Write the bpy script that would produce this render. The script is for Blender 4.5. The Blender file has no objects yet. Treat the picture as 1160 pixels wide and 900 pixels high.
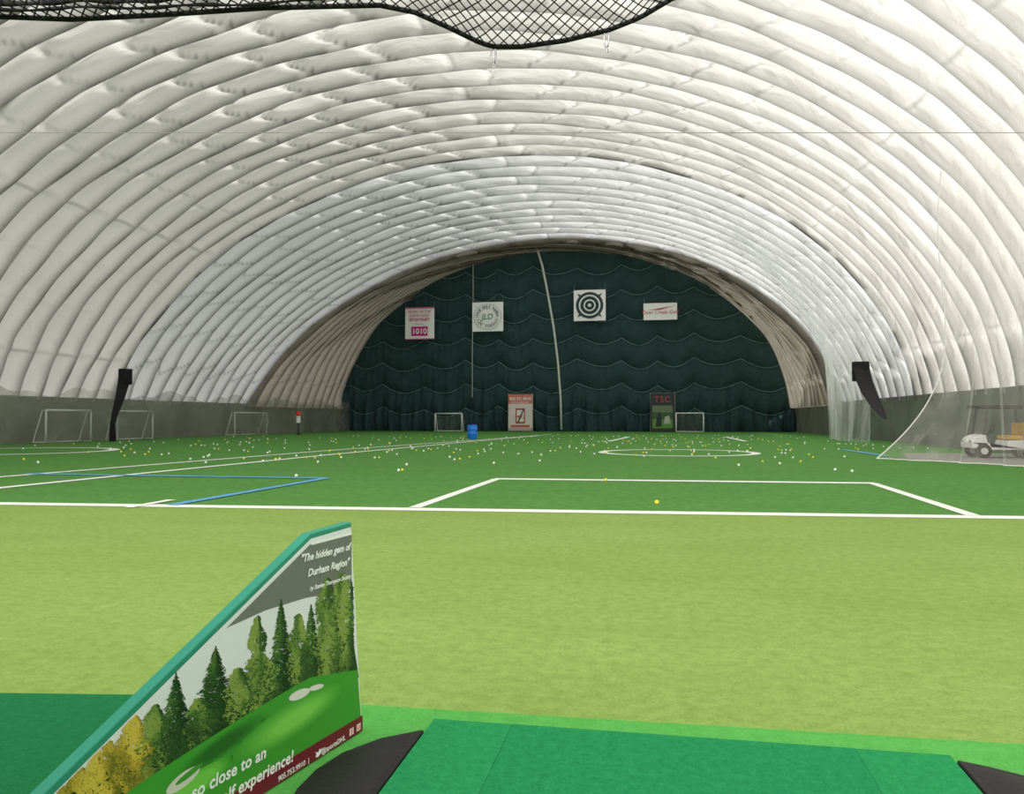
import bpy, math, random
from mathutils import Vector, Matrix
random.seed(7)
PI=math.pi
SC=bpy.context.scene; COL=SC.collection
try: SC.view_settings.view_transform='Standard'
except Exception: pass
# ---------------------------------------------------------------- camera
H=1.4; YAW=math.radians(10.4); PIT=math.atan(24/900)
cam=bpy.data.cameras.new('camera'); co=bpy.data.objects.new('camera',cam); COL.objects.link(co)
cam.sensor_width=36; cam.lens=900/1160*36; cam.clip_end=500
co.location=(0,0,H); co.rotation_euler=(PI/2+PIT,0,YAW); SC.camera=co
R3=co.rotation_euler.to_matrix()
RT=R3@Vector((1,0,0)); UP=R3@Vector((0,1,0)); FW=R3@Vector((0,0,-1))
O=Vector((0,0,H))
def ray(px,py): return FW+RT*((px-580)/900)+UP*((450-py)/900)
def G(px,py,z=0.0):
    r=ray(px,py); return O+r*((z-H)/r.z)
def Wy(px,py,Y):
    r=ray(px,py); return O+r*(Y/r.y)
def Wx(px,py,X):
    r=ray(px,py); return O+r*(X/r.x)
def lin(c):
    out=[]
    for v in c:
        v/=255.0
        out.append(v/12.92 if v<=0.04045 else ((v+0.055)/1.055)**2.4)
    return tuple(out)+(1.0,)
# ---------------------------------------------------------------- materials
def mat(name,rgb,rough=.6,metal=0,noise=None,bump=None,spec=None):
    m=bpy.data.materials.new(name); m.use_nodes=True; nt=m.node_tree; b=nt.nodes['Principled BSDF']
    b.inputs['Base Color'].default_value=lin(rgb); b.inputs['Roughness'].default_value=rough; b.inputs['Metallic'].default_value=metal
    if spec is not None: b.inputs['Specular IOR Level'].default_value=spec
    tc=nt.nodes.new('ShaderNodeTexCoord')
    sc,amt=noise if noise else (6,.08)
    n=nt.nodes.new('ShaderNodeTexNoise'); n.inputs['Scale'].default_value=sc; n.inputs['Detail'].default_value=5
    nt.links.new(tc.outputs['Object'],n.inputs['Vector'])
    r=nt.nodes.new('ShaderNodeMixRGB'); r.blend_type='MIX'
    base=lin(rgb)
    r.inputs[1].default_value=tuple(min(1,x*(1-amt)) for x in base[:3])+(1,)
    r.inputs[2].default_value=tuple(min(1,x*(1+amt)) for x in base[:3])+(1,)
    nt.links.new(n.outputs['Fac'],r.inputs[0]); nt.links.new(r.outputs[0],b.inputs['Base Color'])
    if bump:
        n2=nt.nodes.new('ShaderNodeTexNoise'); n2.inputs['Scale'].default_value=bump[0]; n2.inputs['Detail'].default_value=4
        nt.links.new(tc.outputs['Object'],n2.inputs['Vector'])
        bp=nt.nodes.new('ShaderNodeBump'); bp.inputs['Strength'].default_value=bump[1]; bp.inputs['Distance'].default_value=bump[2] if len(bump)>2 else .02
        nt.links.new(n2.outputs['Fac'],bp.inputs['Height']); nt.links.new(bp.outputs[0],b.inputs['Normal'])
    return m
def turf(name,dark,light,dark2,fine=60,rough=.95,blotch=.22,mid=9,wf=.5):
    m=bpy.data.materials.new(name); m.use_nodes=True; nt=m.node_tree; b=nt.nodes['Principled BSDF']
    b.inputs['Roughness'].default_value=rough; b.inputs['Specular IOR Level'].default_value=.1
    tc=nt.nodes.new('ShaderNodeTexCoord')
    def N(s,d,scl=(1,1,1)):
        mp=nt.nodes.new('ShaderNodeMapping'); mp.inputs['Scale'].default_value=scl
        n=nt.nodes.new('ShaderNodeTexNoise'); n.inputs['Scale'].default_value=s; n.inputs['Detail'].default_value=d; n.inputs['Roughness'].default_value=.72
        nt.links.new(tc.outputs['Object'],mp.inputs[0]); nt.links.new(mp.outputs[0],n.inputs['Vector']); return n
    a=N(fine,6); c=N(.55,9,(.8,1.6,1)); e=N(mid,12,(1.1,1.1,1))
    def ramp(n,lo,hi):
        r=nt.nodes.new('ShaderNodeMapRange'); r.inputs[1].default_value=lo; r.inputs[2].default_value=hi
        nt.links.new(n.outputs['Fac'],r.inputs[0]); return r
    ra=ramp(a,.3,.7); rc=ramp(c,.38,.62); re=ramp(e,.30,.70)
    m1=nt.nodes.new('ShaderNodeMixRGB'); m1.inputs[1].default_value=lin(dark); m1.inputs[2].default_value=lin(light)
    ad=nt.nodes.new('ShaderNodeMath'); ad.operation='MULTIPLY_ADD'; ad.inputs[1].default_value=wf
    ml=nt.nodes.new('ShaderNodeMath'); ml.operation='MULTIPLY'; ml.inputs[1].default_value=1-wf
    nt.links.new(re.outputs[0],ml.inputs[0]); nt.links.new(ra.outputs[0],ad.inputs[0]); nt.links.new(ml.outputs[0],ad.inputs[2])
    nt.links.new(ad.outputs[0],m1.inputs[0])
    m2=nt.nodes.new('ShaderNodeMixRGB'); m2.inputs[2].default_value=lin(dark2)
    m3=nt.nodes.new('ShaderNodeMath'); m3.operation='MULTIPLY'; m3.inputs[1].default_value=blotch
    nt.links.new(rc.outputs[0],m3.inputs[0]); nt.links.new(m3.outputs[0],m2.inputs[0]); nt.links.new(m1.outputs[0],m2.inputs[1])
    nt.links.new(m2.outputs[0],b.inputs['Base Color'])
    bp=nt.nodes.new('ShaderNodeBump'); bp.inputs['Strength'].default_value=.5; bp.inputs['Distance'].default_value=.01
    nt.links.new(a.outputs['Fac'],bp.inputs['Height']); nt.links.new(bp.outputs[0],b.inputs['Normal'])
    return m
def dome_mat(name,rgb,trans,shade_mul):
    m=bpy.data.materials.new(name); m.use_nodes=True; nt=m.node_tree; nt.nodes.clear()
    out=nt.nodes.new('ShaderNodeOutputMaterial'); mx=nt.nodes.new('ShaderNodeMixShader')
    d=nt.nodes.new('ShaderNodeBsdfDiffuse'); t=nt.nodes.new('ShaderNodeBsdfTranslucent')
    mx.inputs[0].default_value=trans
    at=nt.nodes.new('ShaderNodeAttribute'); at.attribute_name='seam_shade'
    tc=nt.nodes.new('ShaderNodeTexCoord')
    n=nt.nodes.new('ShaderNodeTexNoise'); n.inputs['Scale'].default_value=.22; n.inputs['Detail'].default_value=8; n.inputs['Roughness'].default_value=.6
    nt.links.new(tc.outputs['Object'],n.inputs['Vector'])
    c1=nt.nodes.new('ShaderNodeMixRGB'); b=lin(rgb)
    c1.inputs[1].default_value=tuple(x*.80 for x in b[:3])+(1,); c1.inputs[2].default_value=tuple(min(1,x*1.12) for x in b[:3])+(1,)
    nt.links.new(n.outputs['Fac'],c1.inputs[0])
    c2=nt.nodes.new('ShaderNodeMixRGB'); c2.inputs[2].default_value=tuple(x*shade_mul for x in b[:3])+(1,)  # fabric colour darkened by the painted crease shade
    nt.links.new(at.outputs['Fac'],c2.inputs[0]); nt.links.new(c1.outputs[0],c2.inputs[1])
    nt.links.new(c2.outputs[0],d.inputs[0]); nt.links.new(c2.outputs[0],t.inputs[0])
    mp=nt.nodes.new('ShaderNodeMapping'); mp.inputs['Scale'].default_value=(.7,2.2,.7)
    w=nt.nodes.new('ShaderNodeTexNoise'); w.inputs['Scale'].default_value=.6; w.inputs['Detail'].default_value=4; w.inputs['Roughness'].default_value=.45; w.inputs['Distortion'].default_value=.5
    nt.links.new(tc.outputs['Object'],mp.inputs[0]); nt.links.new(mp.outputs[0],w.inputs['Vector'])
    bp=nt.nodes.new('ShaderNodeBump'); bp.inputs['Strength'].default_value=.45; bp.inputs['Distance'].default_value=.45
    nt.links.new(w.outputs['Fac'],bp.inputs['Height']); nt.links.new(bp.outputs[0],d.inputs['Normal']); nt.links.new(bp.outputs[0],t.inputs['Normal'])
    nt.links.new(d.outputs[0],mx.inputs[1]); nt.links.new(t.outputs[0],mx.inputs[2]); nt.links.new(mx.outputs[0],out.inputs[0])
    return m
def net_mat(name,rgb,op,sc=1.4,vst=.15,sp=.4):
    m=bpy.data.materials.new(name); m.use_nodes=True; nt=m.node_tree; nt.nodes.clear()
    out=nt.nodes.new('ShaderNodeOutputMaterial'); mx=nt.nodes.new('ShaderNodeMixShader')
    d=nt.nodes.new('ShaderNodeBsdfDiffuse'); d.inputs[0].default_value=lin(rgb); t=nt.nodes.new('ShaderNodeBsdfTransparent')
    t2=nt.nodes.new('ShaderNodeBsdfTranslucent'); t2.inputs[0].default_value=lin(rgb); mm=nt.nodes.new('ShaderNodeMixShader')
    nt.links.new(d.outputs[0],mm.inputs[1]); nt.links.new(t2.outputs[0],mm.inputs[2])
    tc=nt.nodes.new('ShaderNodeTexCoord'); mp=nt.nodes.new('ShaderNodeMapping'); mp.inputs['Scale'].default_value=(1,1,vst)
    n=nt.nodes.new('ShaderNodeTexNoise'); n.inputs['Scale'].default_value=sc; n.inputs['Detail'].default_value=5
    nt.links.new(tc.outputs['Object'],mp.inputs[0]); nt.links.new(mp.outputs[0],n.inputs['Vector'])
    r=nt.nodes.new('ShaderNodeMapRange'); r.inputs[1].default_value=.3; r.inputs[2].default_value=.7; r.inputs[3].default_value=op*(1-sp); r.inputs[4].default_value=op*(1+sp)
    nt.links.new(n.outputs['Fac'],r.inputs[0]); nt.links.new(r.outputs[0],mx.inputs[0])
    nt.links.new(t.outputs[0],mx.inputs[1]); nt.links.new(mm.outputs[0],mx.inputs[2]); nt.links.new(mx.outputs[0],out.inputs[0])
    return m
def colmat(name,rough=.5):
    m=bpy.data.materials.new(name); m.use_nodes=True; nt=m.node_tree; b=nt.nodes['Principled BSDF']
    a=nt.nodes.new('ShaderNodeAttribute'); a.attribute_name='Col'; nt.links.new(a.outputs['Color'],b.inputs['Base Color'])
    b.inputs['Roughness'].default_value=rough; b.inputs['Specular IOR Level'].default_value=.25
    return m
PRINT=colmat('printed_vinyl')
M=dict(
 turf_l=turf('light_turf',(102,136,56),(166,190,108),(116,148,64),fine=60,blotch=.35,mid=10,wf=.5),
 turf_d=turf('dark_turf',(54,110,46),(114,166,86),(68,126,56),fine=40,mid=5,wf=.4,blotch=.35),
 turf_b=turf('bright_turf',(66,150,62),(108,190,96),(82,168,74),fine=70),
 mat1=turf('mat_green',(8,108,60),(52,162,100),(24,126,74),fine=90,mid=22),
 mat2=turf('mat_green_light',(14,116,62),(58,168,104),(30,134,78),fine=90,mid=22),
 mat3=turf('mat_green_dark',(12,94,52),(42,134,80),(20,108,62),fine=90,mid=22),
 conc=mat('concrete',(140,142,134),.9,noise=(1.5,.15)),
 skirt=mat('grey_skirt',(110,114,104),.9,noise=(.6,.55),bump=(2,.4,.1)),
 backw=mat('back_wall_grey',(150,150,146),.9,noise=(.6,.1)),
 farw=mat('far_wall_dark',(70,76,72),.9,noise=(.6,.1)),
 white=mat('white_line',(238,242,236),.85,noise=(20,.06)),
 blue=mat('blue_line',(92,165,215),.85,noise=(20,.06)),
 cloth=mat('dark_green_cloth',(29,60,60),.85,noise=(.8,.3),bump=(3,.6,.2)),
 cord=mat('seam_cord',(92,124,120),.8),
 rope=mat('pale_rope',(198,202,192),.8),
 black=mat('black_rubber',(36,35,36),.6,noise=(30,.2),bump=(60,.25,.01),spec=.25),
 blackf=mat('black_fabric',(16,16,18),.9),
 bnet=mat('black_cord',(22,20,20),.85),
 steel=mat('steel',(190,190,188),.3,.9),
 wire=mat('grey_wire',(140,140,136),.6),
 goal=mat('white_metal',(225,228,224),.45),
 teal=mat('teal_board',(36,138,112),.6,noise=(8,.12)),
 vinyl=mat('white_vinyl',(240,240,238),.5),
 barrel=mat('blue_plastic',(24,120,225),.4),
 barrel2=mat('blue_plastic_dark',(20,90,180),.4),
 red=mat('red_paint',(210,40,32),.5),
 cartw=mat('cart_white',(250,250,248),.3),
 cartd=mat('cart_dark',(34,26,22),.5),
 tan=mat('tan_vinyl',(222,170,50),.6),
 tyre=mat('tyre',(16,16,16),.8),
 wball=mat('white_ball',(250,250,246),.4), yball=mat('yellow_ball',(236,224,60),.4),
)
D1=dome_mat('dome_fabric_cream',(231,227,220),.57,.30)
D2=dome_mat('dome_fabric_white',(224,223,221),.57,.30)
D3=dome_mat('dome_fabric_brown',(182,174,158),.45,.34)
NETW=net_mat('white_netting',(236,234,228),.23,1.4,.15,.5)
NETD=net_mat('draped_netting',(242,242,240),.30,1.6,.06,.7)
NETG=net_mat('grey_netting',(164,166,154),.38,.45,.8,.7)
NETF=net_mat('goal_netting',(220,220,215),.12)
# ---------------------------------------------------------------- object helpers
def org(p):
    v=Vector((0,0,0))
    while p is not None: v+=p.location; p=p.parent
    return v
def tag(o,label=None,cat=None,group=None,kind=None):
    if label: o['label']=label
    if cat: o['category']=cat
    if group: o['group']=group
    if kind: o['kind']=kind
    return o
def mo(name,V,F,m,parent=None,smooth=False,cols=None,loc=None,bevel=None):
    base=org(parent) if parent is not None else Vector((0,0,0))
    if loc is not None: base=base+Vector(loc)
    me=bpy.data.meshes.new(name); me.from_pydata([tuple(Vector(v)-base) for v in V],[],F); me.update()
    mats=m if isinstance(m,(list,tuple)) else [m]
    for k in mats: me.materials.append(k)
    if smooth: me.polygons.foreach_set('use_smooth',[True]*len(me.polygons))
    if cols:
        a=me.color_attributes.new('Col','FLOAT_COLOR','CORNER')
        for p,c in zip(me.polygons,cols):
            for li in p.loop_indices: a.data[li].color=c
    o=bpy.data.objects.new(name,me); COL.objects.link(o)
    if parent is not None: o.parent=parent
    if loc is not None: o.location=loc
    if bevel:
        b=o.modifiers.new('bevel','BEVEL'); b.width=bevel; b.segments=2; b.limit_method='ANGLE'
    return o
def empty(name,loc,label,cat,group=None,kind=None):
    o=bpy.data.objects.new(name,None); COL.objects.link(o); o.location=loc; o.empty_display_size=.2
    return tag(o,label,cat,group,kind)
class MB:
    def __init__(s): s.V=[]; s.F=[]; s.C=[]
    def add(s,V,F,c=None):
        n=len(s.V); s.V+= [Vector(v) for v in V]; s.F+=[tuple(i+n for i in f) for f in F]; s.C+=[c]*len(F); return s
    def box(s,c,d,rz=0,c_=None):
        x,y,z=[k/2 for k in d]; ca,sa=math.cos(rz),math.sin(rz)
        P=[]
        for k in (-z,z):
            for (i,j) in ((-x,-y),(x,-y),(x,y),(-x,y)): P.append((c[0]+i*ca-j*sa,c[1]+i*sa+j*ca,c[2]+k))
        return s.add(P,[(3,2,1,0),(4,5,6,7),(0,1,5,4),(1,2,6,5),(2,3,7,6),(3,0,4,7)],c_)
    def tube(s,pts,r,n=6,caps=True,close=False):
        pts=[Vector(p) for p in pts]; N=len(pts); rs=r if isinstance(r,(list,tuple)) else [r]*N
        V=[];F=[]
        for i,p in enumerate(pts):
            if close: t=pts[(i+1)%N]-pts[i-1]
            else: t=pts[min(i+1,N-1)]-pts[max(i-1,0)]
            if t.length<1e-9: t=Vector((0,0,1))
            t.normalize(); a=Vector((0,0,1)) if abs(t.z)<.9 else Vector((1,0,0))
            u=t.cross(a).normalized(); w=u.cross(t)
            for k in range(n):
                an=2*PI*k/n; V.append(p+(u*math.cos(an)+w*math.sin(an))*rs[i])
        for i in range(N if close else N-1):
            j=(i+1)%N
            for k in range(n):
                l=(k+1)%n; F.append((i*n+k,i*n+l,j*n+l,j*n+k))
        if caps and not close: F.append(tuple(range(n))[::-1]); F.append(tuple((N-1)*n+k for k in range(n)))
        return s.add(V,F)
    def lathe(s,c,prof,n=24,axis='z'):
        V=[];F=[]
        for (r,h) in prof:
            for k in range(n):
                a=2*PI*k/n; p=(r*math.cos(a),r*math.sin(a),h)
                if axis=='y': p=(p[0],p[2],p[1])
                if axis=='x': p=(p[2],p[0],p[1])
                V.append((c[0]+p[0],c[1]+p[1],c[2]+p[2]))
        for i in range(len(prof)-1):
            for k in range(n):
                l=(k+1)%n; F.append((i*n+k,i*n+l,(i+1)*n+l,(i+1)*n+k))
        F.append(tuple(range(n))[::-1]); F.append(tuple((len(prof)-1)*n+k for k in range(n)))
        return s.add(V,F)
    def extr(s,poly,vec):
        n=len(poly); P=[Vector(p) for p in poly]; Q=[p+Vector(vec) for p in P]
        return s.add(P+Q,[tuple(range(n))[::-1],tuple(range(n,2*n))]+[(i,(i+1)%n,n+(i+1)%n,n+i) for i in range(n)])
    def obj(s,name,m,parent=None,smooth=False,loc=None,bevel=None,usecol=False):
        return mo(name,s.V,s.F,m,parent,smooth,s.C if usecol else None,loc,bevel)
def text_obj(name,body,size,m,parent,mw,align='LEFT',shear=0,extr=.0005,bold=0,space=1.0):
    cu=bpy.data.curves.new('t','FONT'); cu.body=body; cu.size=size; cu.align_x=align; cu.shear=shear; cu.extrude=extr; cu.offset=bold
    cu.resolution_u=3; cu.space_character=space
    ob=bpy.data.objects.new('t',cu); COL.objects.link(ob)
    dg=bpy.context.evaluated_depsgraph_get(); dg.update()
    me=bpy.data.meshes.new_from_object(ob.evaluated_get(dg)); bpy.data.objects.remove(ob)
    base=org(parent)
    me.transform(Matrix.Translation(-base)@mw); me.materials.clear(); me.materials.append(m); me.name=name
    o=bpy.data.objects.new(name,me); COL.objects.link(o); o.parent=parent
    return o
def frame(o,ux,uy):
    ux=Vector(ux).normalized(); uy=Vector(uy).normalized(); n=ux.cross(uy)
    return Matrix(((ux.x,uy.x,n.x,o[0]),(ux.y,uy.y,n.y,o[1]),(ux.z,uy.z,n.z,o[2]),(0,0,0,1)))
def interp(tab,x):
    if x<=tab[0][0]: return tab[0][1]
    for (a,b),(c,d) in zip(tab,tab[1:]):
        if x<=c: return b+(d-b)*(x-a)/(c-a)
    return tab[-1][1]
# ---------------------------------------------------------------- dome
CX,A_,B_,Z0=-10.6,24.2,17.3,2.4
YEND=84.5
stab=[(-4,0),(20,1),(46,8),(63,17),(YEND,0)]
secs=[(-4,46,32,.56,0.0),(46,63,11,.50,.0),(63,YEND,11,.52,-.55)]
NT=360; CELLS=20
V=[];F=[];seam_shade=[];mi=[]
cols=[]
ri=0
for si,(v0,v1,n,A,off) in enumerate(secs):
    for r in range(n):
        ph=random.uniform(-.10,.10)+(.5 if ri%2 else 0)
        steps=10
        am=random.uniform(.85,1.1)
        for k in range(steps+1):
            f=k/steps
            if r>0 and k==0: continue
            cols.append((v0+(r+f)*(v1-v0)/n,f,A*am,off,ph,si,ri))
        ri+=1
for (v,f,A,off,ph,si,rib) in cols:
    arch=abs(math.sin(PI*f))**.62
    for j in range(NT+1):
        th=PI*j/NT
        s=math.sin(th); c=math.cos(th)
        crown=min(1,max(0,(s-.60)/.30))
        if si==1: crown=max(crown,.6)
        if si==2: crown=max(crown,.35)
        q=j/NT*CELLS+ph*(0.05+.6*crown)
        q+= .34*crown*math.sin(PI*f)*(1 if c>0 else -1)*min(1,abs(c)*5)
        d=abs(q-round(q))
        mid=1 if int(round(q))%3==1 else .2
        P=(.30*mid)*(1-crown)+.50*crown
        pin=1-P*math.exp(-(d/.11)**2)
        o=A*arch*pin*(1+.07*math.sin(th*17+rib*1.7)+.04*math.sin(th*41+rib))
        o+=off
        if si==2: o+=-.35*abs(math.sin(th*6+rib*.25))*(1-s)
        x=CX+(A_+o)*c; z=Z0+(B_+o)*s
        y=v+interp(stab,v)*s+.12*math.sin(th*11+rib*.9)+.06*math.sin(th*29+rib*2.3)
        V.append((x,y,z))
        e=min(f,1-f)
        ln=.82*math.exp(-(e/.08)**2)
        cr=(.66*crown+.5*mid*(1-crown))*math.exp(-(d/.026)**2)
        dimple_shade=.45*crown*math.exp(-(e/.18)**2)*math.exp(-(d/.09)**2)
        seam_shade.append(min(1,max(ln,cr)+dimple_shade))  # shade of creases and dimples painted into the fabric along its seams
W1=NT+1; NC=len(cols)
for i in range(NC-1):
    for j in range(NT):
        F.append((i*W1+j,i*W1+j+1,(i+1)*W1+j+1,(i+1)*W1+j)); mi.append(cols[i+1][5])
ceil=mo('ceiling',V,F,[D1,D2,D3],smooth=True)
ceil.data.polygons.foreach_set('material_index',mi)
at=ceil.data.attributes.new('seam_shade','FLOAT','POINT'); at.data.foreach_set('value',seam_shade)
tag(ceil,'cream ribbed air-supported dome fabric arching over the whole field','ceiling',kind='structure')
XL=CX-A_; XR=CX+A_
for nm,xx,sg,lb in (('wall_left',XL-.1,1,'low grey wall under the left flank of the dome'),('wall_right',XR+.1,-1,'low grey wall under the right flank of the dome')):
    mb=MB(); N=180; P=[];Q=[]
    for i in range(N+1):
        y=-4+i*(YEND+4.3)/N; w=.05*math.sin(i*.9)+.03*math.sin(i*2.3)
        P.append((xx+w,y,0)); Q.append((xx+w,y,Z0+.25))
    mb.add(P+Q,[(i,i+1,N+2+i,N+1+i) for i in range(N)])
    tag(mb.obj(nm,M['skirt'],smooth=True),lb,'wall',kind='structure')
N=60
for nm,yy,mm_,lb in (('wall_back',-4,'backw','plain grey end wall behind the tee mats'),('wall_far',YEND+.25,'farw','dark end wall behind the hanging curtain')):
    P=[(XL-.5,yy,0)]+[(CX+(A_+.6)*math.cos(PI-PI*i/N),yy,Z0+(B_+.6)*math.sin(PI*i/N)) for i in range(N+1)]+[(XR+.5,yy,0)]
    tag(mo(nm,P,[tuple(range(len(P)))],M[mm_]),lb,'wall',kind='structure')
# ---------------------------------------------------------------- floor
Lp0=G(0,571); Lp1=G(1160,587); sl=(Lp1.y-Lp0.y)/(Lp1.x-Lp0.x)
def Ly(x): return Lp0.y+sl*(x-Lp0.x)
fl=mo('floor',[(XL-.3,-4,0),(XR+.3,-4,0),(XR+.3,Ly(XR+.3),0),(XL-.3,Ly(XL-.3),0)],[(0,1,2,3)],M['turf_l'])
tag(fl,'light yellow-green putting turf between the tee mats and the white line','floor',kind='structure')
fd=mo('floor',[(XL-.3,Ly(XL-.3),0),(XR+.3,Ly(XR+.3),0),(XR+.3,YEND+.3,0),(XL-.3,YEND+.3,0)],[(0,1,2,3)],M['turf_d'])
tag(fd,'dark green artificial sports turf of the indoor field','floor',kind='structure')
ap=mo('floor',[(-1.98,1.0,.004),(6,1.0,.004),(6,3.88,.004),(-1.98,3.70,.004)],[(0,1,2,3)],M['turf_b'])
tag(ap,'bright green turf strip in front of the middle tee mat','floor',kind='structure')
cs=mo('floor',[(8.2,28.4,.004),(10.4,25.3,.004),(XR+.1,24.6,.004),(XR+.1,34.5,.004),(9.6,34.0,.004)],[(0,1,2,3,4)],M['conc'])
tag(cs,'grey concrete strip below the parked golf cart','floor',kind='structure')
def pline(pts,w,m=None,z=.006,label=None,closed=False):
    P=[Vector((p[0],p[1],0)) for p in pts]; V=[];F=[]; n=len(P)
    for i,p in enumerate(P):
        if closed: t=P[(i+1)%n]-P[i-1]
        else: t=P[min(i+1,n-1)]-P[max(i-1,0)]
        t.normalize(); nn=Vector((-t.y,t.x,0))*w/2
        V+=[(p.x+nn.x,p.y+nn.y,z),(p.x-nn.x,p.y-nn.y,z)]
    for i in range(n if closed else n-1):
        j=(i+1)%n; F.append((2*i,2*i+1,2*j+1,2*j))
    o=mo('pitch_line',V,F,m or M['white'],fd)
    o['label']=label or 'white pitch line'
    return o
ZL=[.006]
def gl(pxs,w,m=None,label=None):
    ZL[0]+=.0012
    return pline([G(*p) for p in pxs],w,m,ZL[0],label)
pline([(XL,Ly(XL)),(XR,Ly(XR))],.36,label='long white line where light turf meets dark turf')
gl([(470,575.5),(563,543)],.20); gl([(560,543),(992,548)],.38); gl([(988,548),(1103,585)],.20)
gl([(-200,560),(0,541),(370,511),(560,497.5),(625,492.5)],.26)
gl([(-200,575),(0,553.5),(200,533),(380,515),(520,502),(610,494)],.28)
gl([(145,576),(195,567)],.16)
gl([(30,537.5),(370,542.5)],.3,M['blue'],'blue pitch line'); gl([(370,542.5),(195,573)],.2,M['blue'],'blue pitch line')
gl([(955,510),(1005,517)],.3,M['blue'],'blue pitch line')
gl([(690,500.5),(712,495.5)],.3); gl([(822,495.5),(845,500.5)],.3)
c0=G(768,513); rr=3.05
pline([(c0.x+rr*math.cos(a),c0.y+rr*math.sin(a)) for a in [2*PI*i/64 for i in range(64)]],.36,closed=True,label='white centre circle')
c1=G(20,511.2); rr=3.7
pline([(c1.x+rr*math.cos(a),c1.y+rr*math.sin(a)) for a in [2*PI*i/64 for i in range(64)]],.45,closed=True,label='white circle near the left net')
# ---------------------------------------------------------------- tee mats
t=empty('tee_mat',(.075,2.5,0),'green golf tee mat with lighter side strips between the two black rubber trays','mat')
x0,x1,y0,y1,s=-1.0,1.15,1.4,3.5,.36
MB().box(((x0+x1)/2,(y0+y1)/2,.012),(x1-x0,y1-y0,.016)).obj('rubber_backing',M['black'],t)
MB().box((x0+s/2,(y0+y1)/2,.0325),(s-.002,y1-y0-.004,.025)).obj('side_strip',M['mat2'],t,bevel=.002)
MB().box((x1-s/2,(y0+y1)/2,.0325),(s-.002,y1-y0-.004,.025)).obj('side_strip',M['mat2'],t,bevel=.002)
MB().box(((x0+x1)/2,(y0+y1)/2,.033),(x1-x0-2*s,y1-y0-.004,.026)).obj('hitting_surface',M['mat1'],t,bevel=.002)
e1=G(0,785,.045); e2=G(155,787,.045); sm=(e2.y-e1.y)/(e2.x-e1.x)
def my(x): return e1.y+sm*(x-e1.x)
t=empty('tee_mat',(-3.2,2.4,0),'dark green golf tee mat on the far side of the printed divider','mat')
pl=[(-4.6,1.2),(-2.0,1.4),(-2.0,my(-2.0)),(-4.6,my(-4.6))]
MB().extr([(x,y,.004) for x,y in pl],(0,0,.016)).obj('rubber_backing',M['black'],t)
MB().extr([(x,y,.020) for x,y in pl],(0,0,.025)).obj('hitting_surface',M['mat3'],t,bevel=.004)
def tray(pxs,label,xmax=99,xmin=-99):
    P=[G(px,py,.05) for px,py in pxs]
    for p in P: p.x=min(xmax,max(xmin,p.x))
    cen=sum(P,Vector())/len(P)
    t=empty('rubber_tray',(cen.x,cen.y,0),label,'tray')
    base=[Vector((p.x,p.y,.006)) for p in P]
    MB().extr(base,(0,0,.044)).obj('tray_base',M['black'],t,bevel=.008)
    ins=[cen+(p-cen)*.86 for p in P]
    V=[Vector((p.x,p.y,.05)) for p in ins]+[Vector((cen.x+(p.x-cen.x)*.6,cen.y+(p.y-cen.y)*.6,.064)) for p in ins]+[Vector((cen.x,cen.y,.068))]
    n=len(ins); F=[(i,(i+1)%n,n+(i+1)%n,n+i) for i in range(n)]+[(n+i,n+(i+1)%n,2*n) for i in range(n)]
    mo('tray_top',V,F,M['black'],t,smooth=True)
tray([(481,826),(436,902),(404,950),(312,958),(322,918),(336,893),(358,871),(388,852),(430,836)],'curved black rubber ball tray between the printed divider and the middle mat',xmax=-1.006)
tray([(1076,860),(1120,868),(1200,888),(1260,905),(1260,960),(1140,960),(1104,898)],'black rubber ball tray at the right edge of the middle mat',xmin=1.156)
# ---------------------------------------------------------------- printed divider
P0=G(410,830); Pn=G(300,900); dv=(P0-Pn); dv.z=0; dv.normalize(); nv=dv.cross(Vector((0,0,1)))
def S(px,py):
    r=ray(px,py); t=(P0-O).dot(nv)/r.dot(nv); p=O+r*t; return ((p-P0).dot(dv),p.z)
def SW(u,w,off=0): return P0+dv*u+Vector((0,0,w-P0.z))+nv*off
a1=S(398,592); a2=S(352,605); a3=S(52,897)
k=(a2[1]-a3[1])/(a2[0]-a3[0]); ue=a3[0]-.12; we=a3[1]-k*.12
outl=[(0.0,.006),(a1[0],a1[1]),a2,(ue,we),(ue,.006)]
dvd=empty('bay_divider',SW(-.8,0),'printed divider board with sloping teal top edge showing a golf course photograph','divider board')
MB().extr([SW(u,w) for u,w in outl],-nv*.045).obj('board',M['teal'],dvd,bevel=.004)
def layer(name,polys,off,par=dvd):
    mb=MB()
    for pts,c in polys: mb.add([SW(u,w,off) for u,w in pts],[tuple(range(len(pts)))],lin(c))
    return mb.obj(name,PRINT,par,usecol=True)
def sp(pts): return [S(*p) for p in pts]
inn=[(-.003,.008),(a1[0]-.003,a1[1]-.02),(a2[0],a2[1]-.02),(ue+.015,we-.02),(ue+.015,.008)]
pic=layer('printed_picture',[(inn,(222,224,226))],.001)
def clipw(pts): return [(u,max(w,.012)) for u,w in pts]
L1=layer('grey_band',[(sp([(398,604),(352,616),(256,712),(300,692),(345,678),(398,668)]),(112,118,110)),],.0016,pic)
layer('white_trim',[(sp([(398,603),(352,615),(352,618),(398,606)]),(235,235,232))],.0019,pic)
trees=[(85,866,915,26,2),(118,836,912,32,2),(150,812,900,26,2),(176,800,885,22,1),(199,765,868,30,0),(224,792,850,18,1),(244,735,840,36,0),(270,758,822,20,1),(291,700,800,14,1),(296,742,815,26,1),(318,682,802,21,0),(338,698,792,16,1),(352,688,788,19,0),(370,656,785,18,1),(387,650,778,18,1),(398,662,768,8,0)]
rt=random.Random(3)
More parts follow.
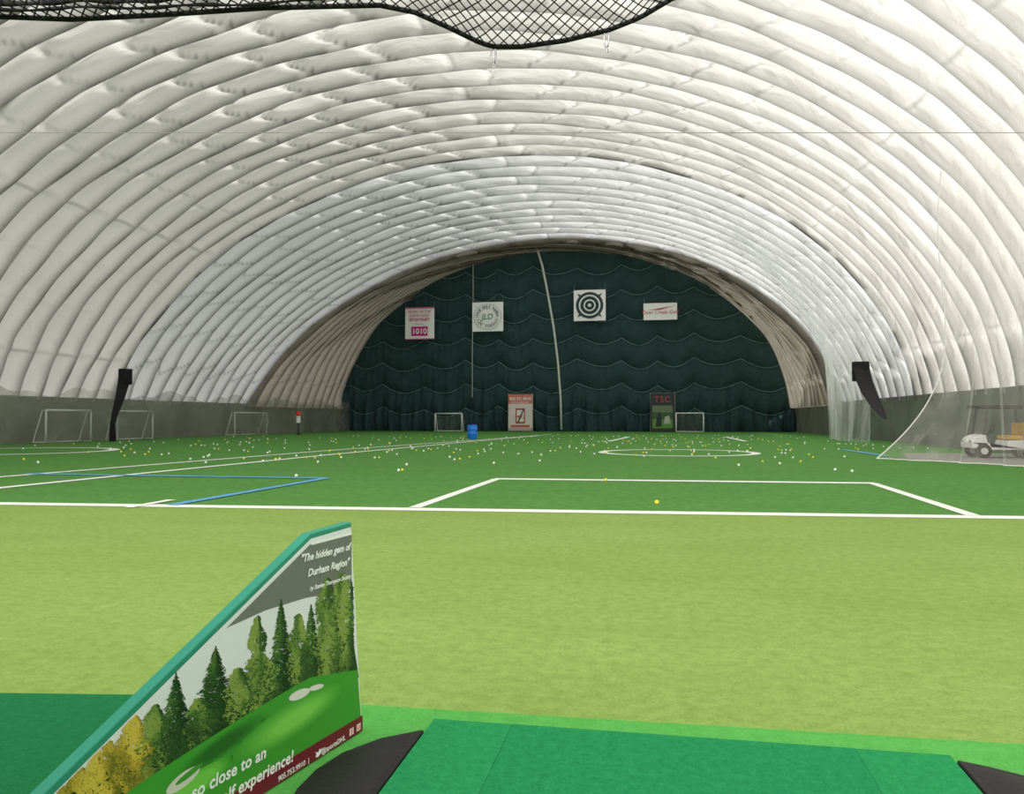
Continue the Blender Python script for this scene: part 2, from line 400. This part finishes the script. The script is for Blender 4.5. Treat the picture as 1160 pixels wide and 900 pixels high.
pal={0:[(28,54,28),(40,72,34),(58,94,42),(82,118,54)],1:[(44,72,36),(70,102,48),(104,134,60),(136,158,76)],2:[(112,112,40),(156,138,46),(192,168,58),(214,190,78)]}
def okp(x,y): return x<401 and not (x<352 and y<604+(352-x)*.973+12)
tp=[]
base_band=[(70,898),(112,872),(160,846),(200,828),(245,800),(290,772),(340,745),(400,728),(406,768),(345,775),(300,800),(215,855),(150,895),(120,915)]
tp.append((sp(base_band),(40,66,32),0))
def halfat(kd,hw,f,ph=0):
    if kd==0: return hw*(.03+.97*f**.85)*(.74+.26*(((f*8+ph)%1.0)))
    return hw*max(0,math.sin(PI*min(1,.03+.80*f)))**.75*(.82+.18*math.sin(f*17+ph*6))
def blob(x,y,rx,ry,c,lv):
    n=6; a0=rt.uniform(0,6.28)
    pts=[(x+rx*rt.uniform(.7,1.15)*math.cos(a0+2*PI*i/n),y+ry*rt.uniform(.7,1.15)*math.sin(a0+2*PI*i/n)) for i in range(n)]
    if all(okp(*p) for p in pts): tp.append((sp(pts),c,lv))
def mixc(a,b,t): return tuple(int(p+(q-p)*t) for p,q in zip(a,b))
for ti,(cx,top,bot,hw,kd) in enumerate(trees):
    ph=rt.random()
    clumps=[(rt.uniform(-.9,.9),rt.random(),rt.uniform(.12,.24)) for _ in range(11)]
    for stage,(cnt,sz,fr) in enumerate(((.12,3.2,.70),(.34,1.8,.98),(.46,1.15,1.12))):
        nn=int((bot-top)*hw*cnt/1.3)
        for i in range(nn):
            f=rt.random()**(.75 if kd==0 else .9); y=top+(bot-top)*f
            half=halfat(kd,hw,f,ph)*fr; sd=rt.uniform(-1,1)
            x=cx+sd*half
            lit=.26-.36*sd-.25*f
            for (ca,cb,cr) in clumps:
                dd=math.hypot((sd-ca)*.5,f-cb); lit+=.55*math.exp(-(dd/cr)**2)*(1 if kd else .5)
            lit+=rt.uniform(-.18,.18)-(.5 if stage==0 else 0)
            lit=min(.999,max(0,lit)); w_=lit*3; a_=int(w_)
            c=mixc(pal[kd][a_],pal[kd][min(3,a_+1)],w_-a_)
            s_=sz*rt.uniform(.6,1.25)*(.5+.5*f if kd==0 else 1)
            if kd==0: blob(x,y+abs(sd)*2,s_*1.5,s_*.7,c,stage)
            else: blob(x,y,s_,s_,c,stage)
    if kd==0:
        tp.append((sp([(cx-.7,top-3),(cx+.7,top-3),(cx+1.6,top+14),(cx-1.6,top+14)]),pal[0][0],0))
mbt=MB()
for i,(pts,c,lv) in enumerate(tp):
    off=(.0021,.0026,.0032)[lv]+(i%11)*.00004
    mbt.add([SW(u,w,off) for u,w in pts],[tuple(range(len(pts)))],lin(c))
mbt.obj('tree_print',PRINT,pic,usecol=True)
hill=[(132,906),(160,886),(215,850),(270,815),(320,785),(350,768),(404,759),(409,830),(300,899),(200,962),(100,1025),(60,1040),(70,960)]
L3=layer('fairway_print',[(clipw(sp(hill)),(64,150,48))],.0040,pic)
def ell(cx,cy,rx,ry,rot,n=22): return [(cx+rx*math.cos(a)*math.cos(rot)-ry*math.sin(a)*math.sin(rot),cy+rx*math.cos(a)*math.sin(rot)+ry*math.sin(a)*math.cos(rot)) for a in [2*PI*i/n for i in range(n)]]
for i in range(9):
    f=i/8; c=(int(64+56*f),int(150+50*f),int(48+32*f))
    layer('green_highlight',[(sp(ell(325+8*f,818-4*f,78*(1-.6*f),19*(1-.65*f),-.60)),c)],.0042+.00008*i,L3)
for i in range(6):
    f=i/5; c=(int(60-20*f),int(144-44*f),int(46-12*f))
    layer('shade_print',[(sp(ell(250,845,64*(1-.55*f),11*(1-.5*f),-.62)),c)],.0042+.00008*i,L3)
for i in range(5):
    f=i/4; c=(int(66+46*f),int(152+42*f),int(48+26*f))
    layer('green_highlight',[(sp(ell(215,893,60*(1-.4*f),16*(1-.5*f),-.66)),c)],.0042+.00008*i,L3)
hl3=[(sp(ell(206,884,24,7,-.68)),(204,204,190)),(sp(ell(338,787,13,5,-.45)),(216,216,206)),(sp(ell(357,779,9,3,-.3)),(216,216,206)),(sp(ell(120,940,30,9,-.7)),(222,222,208))]
for q in hl3: layer('bunker_print',[q],.0051,L3)
layer('bunker_lip',[(sp(ell(213,877,20,3,-.68)),(66,144,50))],.0053,L3)
layer('maroon_strip',[([(-.003,.010),(-.003,.078),(ue+.015,.078),(ue+.015,.010)],(112,26,44))],.0055,pic)
def stext(body,px,py,size,shear=0,bold=0,al='LEFT',m=None,space=1.0):
    u,w=S(px,py); o_=SW(u,w,.0060)
    return text_obj('lettering',body,size,m or M['vinyl'],pic,frame(o_,dv,(0,0,1)),al,shear,.0002,bold,space)
stext('"The hidden gem of',395,623,.042,.28,.0012,'RIGHT',space=1.0); stext('Durham Region"',394,640,.042,.28,.0012,'RIGHT',space=1.0); stext('by Stanley Thompson Society',396,655,.026,.25,.0004,'RIGHT',space=.92)
stext('so close to an',300,858,.062,.1,.0014,'RIGHT',space=1.03)
stext('real golf experience!',331,862,.062,.1,.0014,'RIGHT',space=1.03)
stext('@sportsDHL',390,838,.030,0,.0004,'RIGHT'); stext('905.753.9910  |',349,864,.030,0,.0003,'RIGHT')
for cx,cy in ((397,829),(405,824)):
    u,w=S(cx,cy); q=.015
    layer('icon_square',[([(u-q,w-q),(u+q,w-q),(u+q,w+q),(u-q,w+q)],(225,215,215))],.0060,pic)
u,w=S(397,829)
text_obj('lettering','f',.034,M['red'],pic,frame(SW(u,w-.012,.0066),dv,(0,0,1)),'CENTER',0,.0002,.001)
ol=MB(); u,w=S(405,824); ol.tube([SW(u+.008*math.cos(a),w+.008*math.sin(a),.0066) for a in [2*PI*i/14 for i in range(14)]],.0015,4,close=True); ol.obj('camera_icon',M['red'],pic)
ub,wb=S(360,853); q=1.25
bird=[(ub+x*q,wb+y*q) for x,y in ((-.018,-.008),(-.004,-.012),(.010,-.004),(.018,.010),(.008,.008),(.002,.012),(-.004,.002),(-.018,.010),(-.014,0))]
layer('bird_icon',[(bird,(240,240,240))],.0062,pic)
# ---------------------------------------------------------------- far curtain
ct=empty('end_curtain',(CX,YEND-.4,0),'dark green quilted curtain filling the far end of the dome','curtain')
NX,NZ=460,170; V=[];F=[]
YC=YEND-.5; PER=4.2; SAG=.80; RH=2.5
def fr_(x): return ((x+.5*math.sin(x*.37))/PER)%1.0
def rowc(x,z): return (z+SAG*math.sin(PI*fr_(x))+.2*math.sin(x*.5+z*.3))/RH
def cy(x,z):
    r=rowc(x,z); b=abs(math.sin(PI*r))**.6; rf=r%1.0
    low=math.exp(-max(0,z-1.5)/2.2)
    pl=.20*math.sin(x*4.6+.6*math.sin(x))*low+.12*math.sin(x*9+1+math.sin(z))*low
    pl+=.05*math.sin(x*7.3+2*math.sin(x*.8)+int(r)*1.7)*rf+.04*math.sin(x*3.1-z*2)
    return YC-.42*b+.10*math.cos(2*PI*fr_(x))*(1-rf)+pl
for i in range(NX+1):
    x=CX-A_+.15+(2*A_-.3)*i/NX
    top=Z0+(B_-.1)*math.sqrt(max(0,1-((x-CX)/(A_))**2))
    for j in range(NZ+1):
        z=.02+(top-.02)*j/NZ
        V.append((x,cy(x,z),z))
for i in range(NX):
    for j in range(NZ): F.append((i*(NZ+1)+j,(i+1)*(NZ+1)+j,(i+1)*(NZ+1)+j+1,i*(NZ+1)+j+1))
mo('curtain_fabric',V,F,M['cloth'],ct,smooth=True)
for r in range(1,8):
    pts=[]; mb=MB()
    for i in range(0,420):
        x=CX-A_+1+(2*A_-2)*i/419
        z=r*RH-SAG*math.sin(PI*fr_(x))-.2*math.sin(x*.5+r*RH*.3)
        top=Z0+(B_-.3)*math.sqrt(max(0,1-((x-CX)/(A_-.3))**2))
        if z<top-.2: pts.append((x,cy(x,z-.03)-.12,z))
    if len(pts)>3: mb.tube(pts,.05,4); mb.obj('seam_cord',M['cord'],ct)
tb=[(607,278),(614,300),(620,330),(627,370),(632,410),(635,450),(636,487)]
rp=MB().tube([Wy(x,y,YC-1.15) for x,y in tb],.12,8).obj('hanging_rope',M['rope'],smooth=True)
tag(rp,'pale rope hanging down the middle of the dark green curtain','rope')
r2=MB().tube([Wy(536,290,YC-1.15),Wy(536,340,YC-1.15),Wy(535,400,YC-1.15),Wy(535,450,YC-1.15)],.035,5).obj('hanging_rope',M['rope'])
tag(r2,'thin grey cord hanging behind the round-emblem banner','rope')
# ---------------------------------------------------------------- banners
YB=YC-1.4
def banner(x0,y0,x1,y1,label,Y=None,stand=False):
    Y=Y or YB
    a=Wy(x0,y1,Y); b=Wy(x1,y0,Y)
    zb=.08 if stand else a.z
    w=b.x-a.x; h=b.z-zb
    e=empty('banner',((a.x+b.x)/2,Y,0 if stand else zb),label,'banner')
    N=12; V=[]
    for i in range(N+1):
        for j in range(2): V.append((a.x+w*i/N,Y+.03*math.sin(i*1.1),zb+h*j))
    mo('banner_sheet',V,[(2*i,2*i+2,2*i+3,2*i+1) for i in range(N)],M['vinyl'],e,smooth=True)
    if stand:
        m=MB()
        m.tube([(a.x-.04,Y+.02,0),(a.x-.04,Y+.02,b.z+.05),(b.x+.04,Y+.02,b.z+.05),(b.x+.04,Y+.02,0)],.04,6)
        m.obj('banner_frame',M['steel'],e)
    else:
        for sx in (a.x+.05,b.x-.05): MB().tube([(sx,Y,b.z-.05),(sx,Y+.1,b.z+.6)],.02,4).obj('hanging_cord',M['cord'],e)
    def P(u,v,k=.05): return (a.x+w*u,Y-k,zb+h*v)
    def pr(polys,name='banner_print',k=.05):
        for i,(pts,c) in enumerate(polys): MB().add([P(u,v,k+i*.004) for u,v in pts],[tuple(range(len(pts)))],lin(c)).obj(name,PRINT,e,usecol=True)
    def tx(body,u,v,size,m,al='CENTER',k=.12,bold=0,space=1,shear=0):
        return text_obj('lettering',body,size,m,e,frame(P(u,v,k),(1,0,0),(0,0,1)),al,shear,.002,bold,space)
    return e,pr,tx,w,h
def rect(a,b,c,d): return [(a,b),(c,b),(c,d),(a,d)]
mag=mat('magenta_ink',(205,60,130),.6); grn=mat('green_ink',(70,146,116),.6); ink=mat('grey_ink',(130,136,134),.6); redi=mat('red_ink',(190,60,60),.6)
e,pr,tx,w,h=banner(459,348,492,385,'white banner with pink lettering and a magenta block reading 1010')
pr([(rect(.0,.95,1,1),(210,120,160)),(rect(0,0,1,.03),(210,120,160)),(rect(.22,.11,.78,.40),(200,16,120))])
tx('HOME OF THE',.5,.82,.40,mag); tx('DOME GOLF',.5,.70,.40,mag); tx('SPORTSNET',.5,.57,.44,mag,bold=.008); tx('primus',.5,.45,.30,mag); tx('1010',.5,.17,.84,M['vinyl'],bold=.015)
e,pr,tx,w,h=banner(535,342,570,376,'white square banner with a round grey emblem and green letters')
ringp=lambda r:[(.5+r*math.cos(t),.5+r*math.sin(t)) for t in [2*PI*i/36 for i in range(36)]]
pr([(ringp(.45),(186,196,190)),(ringp(.425),(236,236,234)),(ringp(.28),(196,206,200)),(ringp(.26),(236,236,234))])
tx('JLD',.49,.41,.85,grn,bold=.008,shear=.15,space=1.0)
for q,ch in enumerate('CLUB GOLF RANGE'):
    an=PI*.98-q*PI*.96/14; tx(ch,.5+.33*math.cos(an),.47+.33*math.sin(an),.40,ink,bold=.012)
for q,ch in enumerate('THE FOREST'):
    an=PI*1.15+q*PI*.70/9; tx(ch,.5+.35*math.cos(an),.48+.35*math.sin(an),.40,ink,bold=.012)
e,pr,tx,w,h=banner(650,328,686,364,'white square banner with a dark concentric ring target')
circ=ringp
pr([(circ(.43),(44,66,62)),(circ(.34),(225,228,224)),(circ(.29),(34,58,54)),(circ(.19),(225,228,224)),(circ(.145),(30,54,52)),(circ(.055),(225,228,224))]+[([(.5+.40*math.cos(t),.5+.40*math.sin(t)),(.5+.55*math.cos(t+.12),.5+.55*math.sin(t+.12)),(.5+.40*math.cos(t+.24),.5+.40*math.sin(t+.24))],(50,72,68)) for t in (.66,2.23,3.8,5.37)])
e,pr,tx,w,h=banner(729,343,767,363,'small wide white banner with one line of red lettering')
pr([([(.1,.58),(.95,.82),(.5,.60)],(190,80,80))]); tx('Deer Creek Golf',.5,.36,.52,redi)
e,pr,tx,w,h=banner(576,447,603,487,'white and red advertising banner with a phone number standing left of the rope',stand=True,Y=YC-2.2)
pr([(rect(0,.0,1,1),(216,206,198)),(rect(0,.74,1,1),(206,120,108)),(rect(.3,.2,.7,.62),(170,84,76)),(rect(.35,.25,.65,.57),(225,220,214)),(rect(0,0,1,.08),(180,160,152)),([(.35,.2),(.42,.2),(.68,.6),(.62,.6)],(90,84,82)),(rect(.1,.1,.9,.16),(190,90,80))])
tx('905.751.9910',.5,.84,.42,M['vinyl'],bold=.008); tx('GOLF LESSONS',.5,.75,.28,M['vinyl']); tx('PRO',.5,.34,.5,redi)
e,pr,tx,w,h=banner(737,446,764,486,'dark advertising banner reading TSC above a green photograph',stand=True,Y=YC-2.2)
pr([(rect(0,0,1,1),(48,58,58)),(rect(.08,.08,.92,.68),(104,122,92)),(rect(.08,.08,.92,.40),(92,140,62)),(rect(.08,.32,.92,.50),(58,92,52)),([(.2,.12),(.30,.45),(.38,.52),(.46,.45),(.46,.12)],(40,52,50)),([(.55,.2),(.60,.38),(.78,.42),(.84,.2)],(176,178,166))])
tx('TSC',.5,.77,.85,redi,bold=.0,space=1.15)
# ---------------------------------------------------------------- goals
def goal(p0,p1,h,depth,label,r=.05):
    p0=Vector(p0);p1=Vector(p1); t=(p1-p0).normalized(); bk=Vector((-t.y,t.x,0))*depth
    e=empty('football_goal',(p0+p1)/2,label,'goal')
    up=Vector((0,0,h)); e0=Vector((0,0,r))
    MB().tube([p0,p0+up],r,8).obj('post',M['goal'],e,smooth=True)
    MB().tube([p1,p1+up],r,8).obj('post',M['goal'],e,smooth=True)
    MB().tube([p0+up,p1+up],r,8).obj('crossbar',M['goal'],e,smooth=True)
    for p in (p0,p1): MB().tube([p+up,p+up+bk*.3,p+bk+e0,p+e0],r*.7,6).obj('side_frame',M['goal'],e)
    MB().tube([p0+bk+e0,p1+bk+e0],r*.7,6).obj('ground_bar',M['goal'],e)
    mo('goal_net',[p0+up,p1+up,p1+bk,p0+bk],[(0,1,2,3)],NETF,e)
gx=-33.3
def gy(px): return Wx(px,480,gx).y
goal((gx,gy(52),0),(gx,gy(103),0),1.85,.8,'white goal frame against the left wall, nearest the left edge of the photo',r=.055)
goal((gx,gy(133),0),(gx,gy(173),0),1.85,.8,'white goal frame beside the black drape on the left wall',r=.055)
goal((gx,gy(266),0),(gx,gy(302),0),1.85,.8,'white goal frame at the left wall, furthest from the camera',r=.055)
Yg=YC-3.0
goal((Wy(493,485,Yg).x,Yg,0),(Wy(523,485,Yg).x,Yg,0),1.9,.9,'white goal frame before the dark curtain, left of the hanging rope',r=.06)
goal((Wy(766,485,Yg).x,Yg,0),(Wy(797,485,Yg).x,Yg,0),1.9,.9,'white goal frame before the dark curtain, beside the dark advertising banner',r=.06)
# ---------------------------------------------------------------- side nets
def sheet(name,fn,nu,nv,m,label,cat,par=None):
    V=[fn(i/nu,j/nv) for i in range(nu+1) for j in range(nv+1)]
    F=[(i*(nv+1)+j,(i+1)*(nv+1)+j,(i+1)*(nv+1)+j+1,i*(nv+1)+j+1) for i in range(nu) for j in range(nv)]
    o=mo(name,V,F,m,par,smooth=True)
    if label: tag(o,label,cat)
    return o
def lnet(u,v):
    y=26+u*55; return (-32.5+.14*math.sin(y*1.3)+.05*math.sin(y*4+v*3),y,.01+v*(2.9+.22*math.sin(y*.8)+.14*math.sin(y*2.1)))
sheet('side_net',lnet,160,10,NETG,'grey see-through barrier net along the left wall','net')
def rnet(u,v):
    ty=32.3-9.0*u; tx=10.6; dxx=(tx-CX)
    tz=Z0+B_*math.sqrt(max(0,1-(dxx/A_)**2))
    B=[(0,7.4,29.2),(.3,9.2,27.3),(.6,10.35,25.4),(1,10.6,23.2)]
    bx=interp([(b[0],b[1]) for b in B],u); by=interp([(b[0],b[2]) for b in B],u)
    k=1-(1-v)**4.6
    wob=.15*math.sin(u*30+v*2)*(1-.6*v)+.11*math.sin(u*63+v*4)*(1-v)**2
    return (bx+(tx-bx)*k+wob+.22*math.sin(v*6)*(1-u),by+(ty-by)*k,.01+v*(tz-.01))
hn=empty('hanging_net',(10.6,28,0),'white see-through net hanging in front of the golf cart','net')
sheet('net_panel',rnet,150,60,NETW,None,None,hn)
MB().tube([rnet(0,j/60) for j in range(61)],.022,5).obj('edge_rope',M['vinyl'],hn)
MB().tube([rnet(i/60,0.0) for i in range(61)],.02,5).obj('hem',M['vinyl'],hn)
def rnet2(u,v):
    th=.02+v*.80; s=math.sin(th); c=math.cos(th)
    rad=.9+.9*math.sin(PI*u)*(1-v)+.2
    y=47+u*(13-5*v)+interp(stab,47)*s*.8
    fold=.20*math.sin(u*30+v*2)+.1*math.sin(u*57)
    x=CX+(A_-rad)*c+fold
    z=Z0+(B_-rad)*s
    if v<.2: z=z*(v/.2)+.02*(1-v/.2)
    return (x-1.0*(1-v)**3*(1-u),y+.1*math.sin(u*50),max(.02,z))
sheet('draped_net',rnet2,110,50,NETD,'white net draped down the right flank behind the black drape','net')
p=[]
for X in (-30.0,-20,-10,0,8,15.3):
    r=ray(580+X*900/20,150.5); p.append(O+r*20)
tag(MB().tube(p,.010,5).obj('cable',M['wire']),'thin wire stretched straight across the dome from flank to flank','cable')
# ---------------------------------------------------------------- black drapes
def drape(pts,rw,label,boxp,bs):
    e=empty('fabric_drape',(boxp.x,boxp.y,0),label,'drape')
    mb=MB().box(boxp,bs); mb.obj('drape_head',M['blackf'],e,bevel=.06)
    V=[];F=[]
    for i,(p,wd) in enumerate(zip(pts,rw)):
        for k,(sx,dy) in enumerate(((-.5,0),(-.2,-.10),(.15,.03),(.5,-.06))):
            V.append((p.x+RT.x*wd*sx,p.y+RT.y*wd*sx+dy,p.z))
    n=len(pts)
    for i in range(n-1):
        for k in range(3): F.append((i*4+k,i*4+k+1,(i+1)*4+k+1,(i+1)*4+k))
    mo('drape_cloth',V,F,M['blackf'],e,smooth=True)
XA=-31.3
pl=[Wx(x,y,XA+k) for x,y,k in ((142,420,-.3),(140,436,-.2),(136,452,0),(131,468,.1),(128,480,.2))]
pl.append(Vector((pl[-1].x,pl[-1].y,.05)))
drape(pl,[.75,.75,.62,.46,.34,.46],'black fabric drape hanging beside the left wall goals',Wx(142,427,XA-.3),(.5,.7,.95))
XB=9.6
pr_=[Wx(x,y,XB) for x,y in ((975,414),(979,432),(985,446),(992,459),(998,468),(1003,475))]
drape(pr_,[.75,.78,.72,.55,.36,.15],'black fabric drape hanging on the right flank beside the white net',Wx(975,421,XB),(.75,.35,.95))
# ---------------------------------------------------------------- barrel, marker
b=G(535,498); e=empty('barrel',(b.x,b.y,0),'blue plastic barrel standing on the far turf','barrel')
MB().lathe((b.x,b.y,.005),[(.27,0),(.31,.03),(.325,.12),(.33,.33),(.345,.35),(.33,.37),(.33,.66),(.345,.68),(.33,.70),(.315,.88),(.29,.93)],28).obj('barrel_body',M['barrel'],e,smooth=True)
MB().lathe((b.x,b.y,.936),[(.30,0),(.31,.03),(.30,.05),(.26,.05),(.25,.03)],28).obj('barrel_lid',M['barrel2'],e)
b=Vector((-30.2,Wx(338,485,-30.2).y,0)); e=empty('marker_post',(b.x,b.y,0),'short marker post with red top and white panel by the left net','post')
MB().lathe((b.x,b.y,.0),[(.22,0),(.22,.05),(.05,.08),(.05,1.0)],14).obj('post_base',M['black'],e)
MB().box((b.x,b.y,1.3),(.32,.14,.6)).obj('white_panel',M['vinyl'],e,bevel=.02)
MB().lathe((b.x,b.y,1.6),[(.18,0),(.2,.1),(.2,.28),(.14,.38),(.05,.42)],14).obj('red_cap',M['red'],e,smooth=True)
# ---------------------------------------------------------------- golf cart
def cart(cx,cy):
    e=empty('golf_cart',(cx,cy,0),'white golf cart with dark roof parked behind the net at the right wall','golf cart')
    def q(x,y,z): return (cx+x,cy+y,z)
    hull=[(-1.15,.34),(-1.18,.55),(-1.02,.74),(-.72,.84),(-.62,.42),(-.05,.40),(.0,.62),(.55,.64),(.62,.80),(1.10,.78),(1.18,.5),(1.12,.32),(.98,.32),(.92,.5),(.6,.5),(.52,.30),(-.55,.28),(-.62,.5),(-.92,.5),(-1.0,.34)]
    MB().extr([q(x,-.55,z) for x,z in hull],(0,1.1,0)).obj('body',M['cartw'],e,bevel=.03)
    MB().box(q(.27,0,.72),(.5,1.02,.14)).obj('seat_cushion',M['tan'],e,bevel=.04)
    MB().box(q(.56,0,1.02),(.12,1.02,.44)).obj('seat_backrest',M['tan'],e,bevel=.04)
    MB().box(q(-.05,0,1.80),(1.80,1.18,.14)).obj('roof',M['cartd'],e,bevel=.03)
    for sx,tx_ in ((-.78,-.62),(.72,.66)):
        for sy in (-.5,.5):
            MB().tube([q(sx,sy,.76),q(tx_,sy,1.78)],.045,8).obj('roof_post',M['cartd'],e)
    mo('windshield',[q(-.77,-.48,.82),q(-.77,.48,.82),q(-.63,.48,1.75),q(-.63,-.48,1.75)],[(0,1,2,3)],NETF,e)
    cc=Vector(q(-.42,-.25,1.0))
    ring=[cc+Vector((.07*math.sin(a),.17*math.cos(a),.15*math.sin(a))) for a in [2*PI*i/18 for i in range(18)]]
    st=MB().tube(ring,.018,6,close=True).obj('steering_wheel',M['black'],e)
    MB().tube([q(-.68,-.25,.72),cc],.025,6).obj('steering_column',M['black'],e)
    for sx in (-.78,.76):
        for sy in (-.50,.50):
            t=MB().lathe(q(sx,sy-.09,.25),[(.12,0),(.22,0),(.25,.03),(.25,.15),(.22,.18),(.12,.18)],24,'y').obj('tyre',M['tyre'],e)
            MB().lathe(q(sx,sy-.10,.25),[(.12,0),(.12,.03),(.05,.05),(.05,.15),(.12,.17),(.12,.2)],18,'y').obj('wheel_hub',M['goal'],t)
    MB().tube([q(1.05,-.45,.8),q(1.1,-.45,1.25),q(1.1,.45,1.25),q(1.05,.45,.8)],.02,6).obj('bag_rack',M['cartd'],e)
    MB().lathe(q(.90,.1,.80),[(.10,0),(.11,.1),(.11,.4),(.12,.48),(.10,.5)],14).obj('bag_well',M['cartd'],e)
    MB().box(q(-1.15,-.35,.58),(.06,.16,.08)).obj('headlight',M['steel'],e,bevel=.01)
    MB().box(q(-1.15,.35,.58),(.06,.16,.08)).obj('headlight',M['steel'],e,bevel=.01)
cart(12.0,30.9)
# ---------------------------------------------------------------- balls
def ballmesh(m):
    mb=MB(); prof=[]; r=.038
    for i in range(9):
        a=-PI/2+PI*i/8; prof.append((max(.0008,r*math.cos(a)),r*math.sin(a)))
    mb.lathe((0,0,0),prof,10); return mb.obj('golf_ball',m,smooth=True)
pw=ballmesh(M['wball']); py_=ballmesh(M['yball'])
tag(pw,'white golf ball lying loose on the dark green turf','golf ball','white golf balls on the turf')
tag(py_,'yellow golf ball lying loose on the dark green turf','golf ball','yellow golf balls on the turf')
rb=random.Random(12); used=[0,0]; pos=[]
def ball(px,py,yel):
    src=py_ if yel else pw
    p=G(px,py)
    if used[yel]==0: o=src
    else: o=src.copy(); COL.objects.link(o)
    used[yel]=1; o.location=(p.x,p.y,.039); pos.append(p); return o
n=0
while n<380:
    t=rb.random()
    if t<.30: px=rb.gauss(680,170); py=493+abs(rb.gauss(0,8))
    elif t<.75: px=rb.uniform(120,1060); py=494+abs(rb.gauss(0,15))
    else: px=rb.uniform(0,1060); py=500+abs(rb.gauss(0,17))
    if px<0 or px>1060 or py>541 or py<492: continue
    p=G(px,py)
    if p.x<-31 or p.x>XR-1.5 or p.y>79 or (p.x>6.5 and p.y<37): continue
    if any((p-q).length<.12 for q in pos): continue
    ball(px,py,1 if rb.random()<.35 else 0); n+=1
o=ball(744,572,1); o['label']='lone yellow golf ball nearest the camera, inside the white box'; del o['group']
o=ball(686,546,1); o['label']='lone yellow golf ball touching the back line of the white box'; del o['group']
# ---------------------------------------------------------------- overhead net
rope_tab=[(-300,22),(0,19),(80,22),(180,17),(300,9),(430,6),(470,14),(510,32),(545,49),(560,53),(590,53),(640,46),(690,34),(725,20),(762,-2),(850,-30),(1000,-60)]
D0=3.0
on=empty('overhead_net',O+FW*D0+Vector((0,0,1.5)),'black mesh net sagging overhead at the top of the photo','net')
def npt(px,v):
    py=interp(rope_tab,px)
    fl=Vector((FW.x,FW.y,0)).normalized()
    r=ray(px,py); p=O+r*D0
    zt=1.66+H
    z=p.z+(max(zt,p.z)-p.z)*(1-math.exp(-v*1.3))
    return Vector((p.x,p.y,z))-fl*v
rope=[npt(px,0) for px in range(-300,1001,10)]
MB().tube(rope,[.010]*len(rope),8).obj('border_rope',M['bnet'],on,smooth=True)
for tab,rr_ in (([(-300,15),(0,11),(100,9),(220,7),(330,2),(420,-6),(520,-30)],.006),([(-300,5),(0,3),(120,1),(220,-3),(330,-8),(520,-40)],.010)):
    roll=[O+ray(px,interp(tab,px)+1.5*math.sin(px*.05))*(D0-.05) for px in range(-300,521,12)]
    MB().tube(roll,[rr_*(1+.35*math.sin(i*1.3)) for i in range(len(roll))],8).obj('gathered_edge',M['bnet'],on,smooth=True)
mb=MB(); cell=13.5; vc=.042
for sgn in (1,-1):
    for i in range(-30,100):
        x0=-300+i*cell; pts=[]
        for kk in range(0,31):
            px=x0+sgn*kk*cell/2 ; v=kk*vc/2*1.3
            if -300<=px<=1000: pts.append(npt(px,v))
        if len(pts)>1: mb.tube(pts,.0030,4,caps=False)
mb.obj('mesh_strands',M['bnet'],on)
def clip(px,label):
    p=O+ray(px,interp(rope_tab,px))*D0
    e=empty('metal_clip',p+Vector((0,0,-.05)),label,'clip')
    ring=[]
    for i in range(20):
        a=2*PI*i/20; ring.append(p+RT*(.009*math.cos(a))+Vector((0,0,-.030+.036*math.sin(a))))
    MB().tube(ring,.0032,6,close=True).obj('clip_body',M['steel'],e,smooth=True)
    MB().tube([p+Vector((0,0,-.064)),p+Vector((0,0,-.084))+RT*.004],.004,6).obj('clip_gate',M['steel'],e)
clip(559,'metal clip hanging from the lowest point of the overhead net'); clip(687,'metal clip hanging from the rising right edge of the overhead net')
# ---------------------------------------------------------------- light
w=bpy.data.worlds.new('world'); SC.world=w; w.use_nodes=True
bg=w.node_tree.nodes['Background']; bg.inputs[0].default_value=(.99,.995,1,1); bg.inputs[1].default_value=.74
def sun(dirv,st,col,ang):
    l=bpy.data.lights.new('sun','SUN'); l.energy=st; l.color=col; l.angle=math.radians(ang)
    o=bpy.data.objects.new('sun',l); COL.objects.link(o); o.rotation_euler=Vector(dirv).to_track_quat('-Z','Y').to_euler(); o.location=(0,0,60)
sun((-.72,.46,-.52),7.2,(1,.99,.98),10)
l=bpy.data.lights.new('added_fill_light','AREA'); l.shape='RECTANGLE'; l.size=30; l.size_y=4; l.energy=5500; l.color=(1,.985,.98)  # unseen area light added behind the camera to bring out the ribs
o=bpy.data.objects.new('added_fill_light',l); COL.objects.link(o); o.location=(-6,-2.8,6.5); o.rotation_euler=Vector((.05,1,.55)).to_track_quat('-Z','Y').to_euler()
